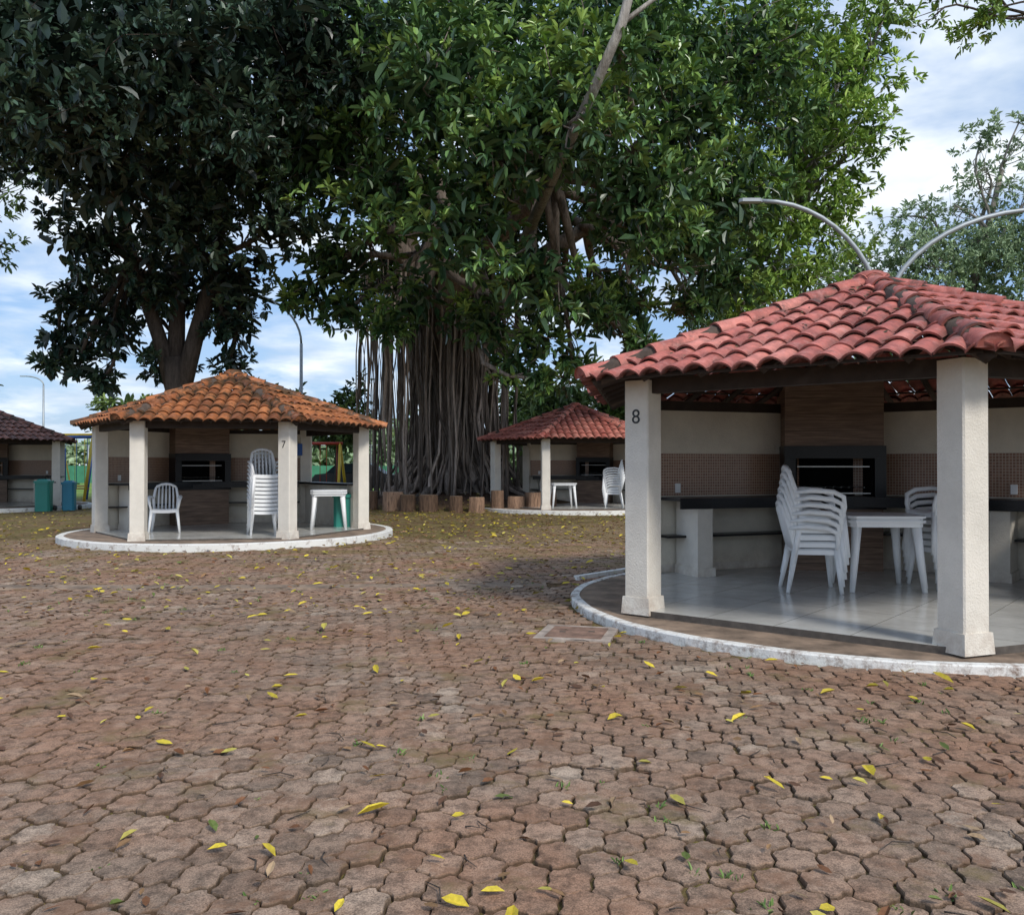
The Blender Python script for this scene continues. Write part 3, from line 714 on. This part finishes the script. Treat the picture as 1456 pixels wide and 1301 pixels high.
tl=[(-16.8,28.5,10.6,1.5),(-16.5,28,8.3,.8,.7),(-17.5,29,9.2,1.3,.8),(-18,30,13,2.8),(-15.5,27,12.2,1.7)]
tree('leaning_tree',(-19.5,31,0),tl,[(-18.5,30,7)],[([(-19.5,31,-.1),(-19.2,31,4),(-18.5,30,7)],[.3,.24,.16])],'leafbg','barkd',1.1,.24,9,.5,.1,.04)
bl=[]
x=-95
while x<95:
    y=random.uniform(72,98); h=random.uniform(2.4,4.4); bl.append((x,y,h*.7,h*.75,.3)); bl.append((x+1.4,y+2,h*.4,h*.8,.3)); x+=random.uniform(1.8,3.2)
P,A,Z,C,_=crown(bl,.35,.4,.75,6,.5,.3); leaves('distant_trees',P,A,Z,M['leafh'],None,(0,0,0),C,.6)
bl=[(x_,44+random.uniform(-1,1),.9,random.uniform(1.,1.6),.5) for x_ in np.arange(-3,26,1.5)]
P,A,Z,C,_=crown(bl,.6,.4,.32,7,.45,.3); leaves('hedge',P,A,Z,M['leafbg'],None,(0,0,0),C,.5)
# ------------------------------------------------------------------ stumps
M['stumptop']=simple('sawn_wood',(.24,.17,.11),.9,.35,18,.4); M['stumpside']=m_bark('stump_bark',(.08,.05,.035),(.32,.2,.13),5)
for i in range(11):
    a=rad(229+i*8.6+random.gauss(0,1.2)); rr=random.gauss(4.9,.14); x=TREE[0]+math.cos(a)*rr*.85+.15; y=TREE[1]+math.sin(a)*rr; r=random.uniform(.17,.31); h=random.uniform(.4,.66)
    mb=MB(); n=18; w=[1+random.gauss(0,.06) for _ in range(n)]; v=[];f=[]; sh=random.uniform(.1,1)
    for z,k in((-.05,1.12),(.1,1.03),(h-.03,1),(h,.93)):
        for s_ in range(n): v.append((x+math.cos(s_*2*math.pi/n)*r*k*w[s_],y+math.sin(s_*2*math.pi/n)*r*k*w[s_],z))
    for q in range(3):
        for s_ in range(n): f.append((q*n+s_,q*n+(s_+1)%n,q*n+n+(s_+1)%n,q*n+n+s_))
    mb.add(v,f,0,(sh,0,0),smooth=True); mb.add(v[3*n:],[tuple(range(n))],1); mb.build('log_stump',['stumpside','stumptop'],None,(x,y,0))
# ------------------------------------------------------------------ lamps
def lamp(x,y,z0,arms,name='street_lamp'):
    mb=MB(); mb.tube([(x,y,-.05),(x,y,z0)],[.09,.06],10); mb.box((x,y,.1),(.3,.3,.2),0,0,bev=.04)
    for dx,L,H in arms:
        pts=[];n=12
        for i in range(n+1):
            t=i/n; th=t*math.pi/2
            pts.append((x+dx*L*(1-math.cos(th))*1.0,y,z0+H*math.sin(th)))
        mb.tube(pts,[.045]*(n-1)+[.04,.035],8)
        e=pts[-1]; mb.box((e[0]+dx*.2,e[1],e[2]),(.42,.16,.06),0,0,bev=.05)
    mb.build(name,['pole'],None,(x,y,0))
lamp(6.75,16,3.9,[(-1,2.2,2.3),(1,3.0,2.15)])
lamp(-8.4,35,6.2,[(-1,2.4,2.)])
lamp(-32,60,6.8,[(-1,1.2,.6)])
# ------------------------------------------------------------------ playground
def swing(x,y,w,h,name,ma,mb2):
    m=MB()
    for s_ in(-1,1):
        m.tube([(x+s_*w/2,y,h),(x+s_*(w/2+.1),y-.9,-.05)],.055,8,0); m.tube([(x+s_*w/2,y,h),(x+s_*(w/2+.1),y+.9,-.05)],.055,8,0)
    m.tube([(x-w/2-.1,y,h),(x+w/2+.1,y,h)],.055,8,1)
    for k in(-.25,.25):
        for q in(-.2,.2): m.tube([(x+k*w+q,y,h),(x+k*w+q,y,.5)],.012,5,1)
        m.box((x+k*w,y,.5),(.46,.2,.04),0,2)
    m.build(name,[ma,mb2,'redp'],None,(x,y,0))
swing(-16.3,32.5,1.6,2.4,'swing_set','yellow','blue'); swing(-7.3,34,1.3,2.2,'swing_set','yellow','redp'); swing(-18.3,36,2.4,2.6,'swing_set','blue','yellow')
m=MB()
for s_ in(-.3,.3):
    m.tube([(-17.6+s_,34,0),(-17.6+s_,34,2.0)],.04,6,0); m.tube([(-17.6+s_,34.1,1.5),(-16.9+s_,33.2,.2)],.03,6,1)
for i in range(6): m.tube([(-17.9,34,.3*i+.2),(-17.3,34,.3*i+.2)],.02,5,2)
m.add([(-17.85,34,1.6),(-17.35,34,1.6),(-16.6,32.6,.2),(-17.1,32.6,.2)],[(0,1,2,3)],2)
m.build('playground_slide',['blue','yellow','redp'],None,(-17.6,34,0))
m=MB()
M['fgreen']=simple('green_court_panel',(.05,.22,.13),.6,.2,2)
for i in range(18):
    x_=-40+i*2.; m.box((x_,56,.75),(1.94,.05,1.1),0,0); m.tube([(x_+1,56,0),(x_+1,56,2.6)],.04,6,1)
m.tube([(-41,56,2.6),(-5,56,2.6)],.03,6,1); m.build('court_fence',['fgreen','pole'])
M['carp']=simple('dark_car_paint',(.02,.022,.026),.25,.1,2); M['glass']=simple('car_glass',(.03,.04,.045),.08,.1,2); M['tyre']=simple('tyre_rubber',(.015,.015,.015),.8,.1,5)
m=MB(); X0,Y0=-6.6,39.
prof=[(-2.1,.35),(-2.12,.75),(-1.95,.95),(-1.5,1.0),(-1.05,1.42),(.35,1.45),(1.05,1.0),(1.95,.85),(2.1,.6),(2.08,.35)]
n=len(prof); v=[(X0+a,Y0-.85+(.12 if b>1.1 else 0),b) for a,b in prof]+[(X0+a,Y0+.85-(.12 if b>1.1 else 0),b) for a,b in prof]
m.add(v,[tuple(range(n)),tuple(range(2*n-1,n-1,-1))]+[(i,n+i,n+(i+1)%n,(i+1)%n) for i in range(n)],0)
m.add([(X0+a,Y0-.87+(.12 if b>1.1 else 0),b) for a,b in((-1.35,1.04),(-.98,1.36),(-.35,1.38),(-.35,1.04))],[(0,1,2,3)],1)
m.add([(X0+a,Y0-.87+(.12 if b>1.1 else 0),b) for a,b in((-.28,1.04),(-.28,1.38),(.3,1.38),(.85,1.04))],[(0,1,2,3)],1)
for wx in(-1.35,1.3):
    for s_ in(-1,1): m.tube([(X0+wx,Y0+s_*.68,.33),(X0+wx,Y0+s_*.88,.33)],.33,18,2); m.tube([(X0+wx,Y0+s_*.88,.33),(X0+wx,Y0+s_*.9,.33)],.2,12,3)
m.build('parked_car',['carp','glass','tyre','metal'],None,(X0,Y0,0))
# ------------------------------------------------------------------ fallen leaves / twigs / weeds
def fallen():
    n1,n2,n3=1150,8000,4200
    y=np.concatenate([rng.uniform(1.8,11,n1),rng.uniform(8,29,n2),rng.uniform(15,29,n3)]); n=n1+n2+n3
    x=rng.uniform(-1,1,n)*(.62*y+1.5); x[n1+n2:]=rng.uniform(-8,6,n3)
    keep=np.ones(n,bool)
    for c,R in kiosks: keep&=np.hypot(x-c[0],y-c[1])>R-.1
    x=x[keep];y=y[keep];N=len(x)
    z=gz(x,y)+rng.uniform(.010,.022,N)
    a=rng.uniform(0,6.283,N); U=np.stack([np.cos(a),np.sin(a),rng.normal(0,.12,N)],1)
    sz=rng.uniform(.035,.085,N)*np.where(y<11,1.1,1.25)*np.where(rng.random(N)<.06,1.3,1)
    pal=np.array([(.62,.48,.045),(.50,.43,.09),(.2,.085,.035),(.12,.06,.033),(.28,.16,.075),(.13,.17,.04),(.38,.26,.15)])
    pi=rng.choice(7,N,p=[.18,.10,.21,.18,.16,.05,.12])
    col=pal[pi]*rng.uniform(.65,1.15,(N,1))
    sz=np.where(pi<2,sz*1.15,sz*.85)
    Nn=np.stack([rng.normal(0,.25,N),rng.normal(0,.25,N),np.ones(N)],1); Nn/=np.linalg.norm(Nn,axis=1,keepdims=True)
    flatleaves('fallen_leaves',np.stack([x,y,z],1),U,Nn,sz,col)
fallen()
m=MB()
for i in range(260):
    y=random.uniform(2,13); x=random.uniform(-1,1)*(.6*y+1)
    if any(math.hypot(x-c[0],y-c[1])<R+.05 for c,R in kiosks): continue
    a=random.uniform(0,6.28); L=random.uniform(.04,.16)
    m.tube([(x,y,.008),(x+math.cos(a)*L*.5,y+math.sin(a)*L*.5,.016),(x+math.cos(a+.3)*L,y+math.sin(a+.3)*L,.008)],[.0035,.003,.0015],4)
m.build('twigs',['barkd'])
pp=[];aa=[]
for i in range(150):
    y=random.uniform(2.3,12); x=random.uniform(-1,1)*(.6*y+.5)
    if any(math.hypot(x-c[0],y-c[1])<R+.03 for c,R in kiosks): continue
    for q in range(random.randint(4,12)):
        t=random.uniform(0,6.28); pp.append((x+random.gauss(0,.015),y+random.gauss(0,.015),-.012)); aa.append((math.cos(t)*.8,math.sin(t)*.8,random.uniform(.5,1.5)))
pp=np.array(pp);aa=np.array(aa); leaves('weeds',pp,aa,rng.uniform(.018,.045,len(pp)),M['leafbg'],None,(0,0,0),rng.uniform(.3,.9,len(pp)),.25)
# ------------------------------------------------------------------ world, sun
w=bpy.data.worlds.new('World'); S.world=w; w.use_nodes=True; nt=w.node_tree; nt.nodes.clear()
N=lambda t:nt.nodes.new(t); Lk=lambda a,b:nt.links.new(a,b)
sd=Vector((.5,-.8,.85)).normalized(); el=math.asin(sd.z)
out=N('ShaderNodeOutputWorld'); bg=N('ShaderNodeBackground'); bg.inputs[1].default_value=.15
sky=N('ShaderNodeTexSky'); sky.sky_type='NISHITA'; sky.sun_disc=False; sky.sun_elevation=el; sky.sun_rotation=math.atan2(sd.x,sd.y)
tc=N('ShaderNodeTexCoord'); sp=N('ShaderNodeSeparateXYZ'); Lk(tc.outputs['Generated'],sp.inputs[0])
ad=N('ShaderNodeMath'); ad.operation='ADD'; Lk(sp.outputs[2],ad.inputs[0]); ad.inputs[1].default_value=.18
mxm=N('ShaderNodeMath'); mxm.operation='MAXIMUM'; Lk(ad.outputs[0],mxm.inputs[0]); mxm.inputs[1].default_value=.05
dv=[]
for k in(0,1):
    q=N('ShaderNodeMath'); q.operation='DIVIDE'; Lk(sp.outputs[k],q.inputs[0]); Lk(mxm.outputs[0],q.inputs[1]); dv.append(q)
cb=N('ShaderNodeCombineXYZ'); Lk(dv[0].outputs[0],cb.inputs[0]); Lk(dv[1].outputs[0],cb.inputs[1])
n1=N('ShaderNodeTexNoise'); n1.inputs['Scale'].default_value=1.7; n1.inputs['Detail'].default_value=6; n1.inputs['Roughness'].default_value=.55; n1.inputs['Distortion'].default_value=.3; Lk(cb.outputs[0],n1.inputs['Vector'])
r1=N('ShaderNodeValToRGB'); r1.color_ramp.elements[0].position=.43; r1.color_ramp.elements[1].position=.62; Lk(n1.outputs['Fac'],r1.inputs[0])
n2=N('ShaderNodeTexNoise'); n2.inputs['Scale'].default_value=2.6; n2.inputs['Detail'].default_value=5; Lk(cb.outputs[0],n2.inputs['Vector'])
r2=N('ShaderNodeValToRGB'); e=r2.color_ramp.elements; e[0].position=.35; e[0].color=(4.1,5.0,6.2,1); e[1].position=.62; e[1].color=(7.5,7.9,8.3,1); Lk(n2.outputs['Fac'],r2.inputs[0])
mb_=N('ShaderNodeMix'); mb_.data_type='RGBA'; mb_.inputs[0].default_value=.65; Lk(sky.outputs[0],mb_.inputs[6]); mb_.inputs[7].default_value=(2.2,3.6,6.1,1)
mx=N('ShaderNodeMix'); mx.data_type='RGBA'; Lk(r1.outputs[0],mx.inputs[0]); Lk(mb_.outputs[2],mx.inputs[6]); Lk(r2.outputs[0],mx.inputs[7])
Lk(mx.outputs[2],bg.inputs[0]); Lk(bg.outputs[0],out.inputs[0])
sl=bpy.data.lights.new('sun','SUN'); sl.energy=3.0; sl.angle=rad(12); sl.color=(1,.95,.88); so=bpy.data.objects.new('sun',sl); S.collection.objects.link(so)
so.rotation_euler=sd.to_track_quat('Z','Y').to_euler(); so.location=(10,-10,30)
# ------------------------------------------------------------------ camera
cd=bpy.data.cameras.new('camera'); cd.sensor_width=36; cd.lens=30.9; cd.clip_end=3000; cd.clip_start=.05
co=bpy.data.objects.new('camera',cd); S.collection.objects.link(co); co.location=(0,0,1.4); co.rotation_euler=(rad(90.435),0,0); S.camera=co
S.view_settings.view_transform='Standard'; S.view_settings.look='None'; S.view_settings.exposure=0
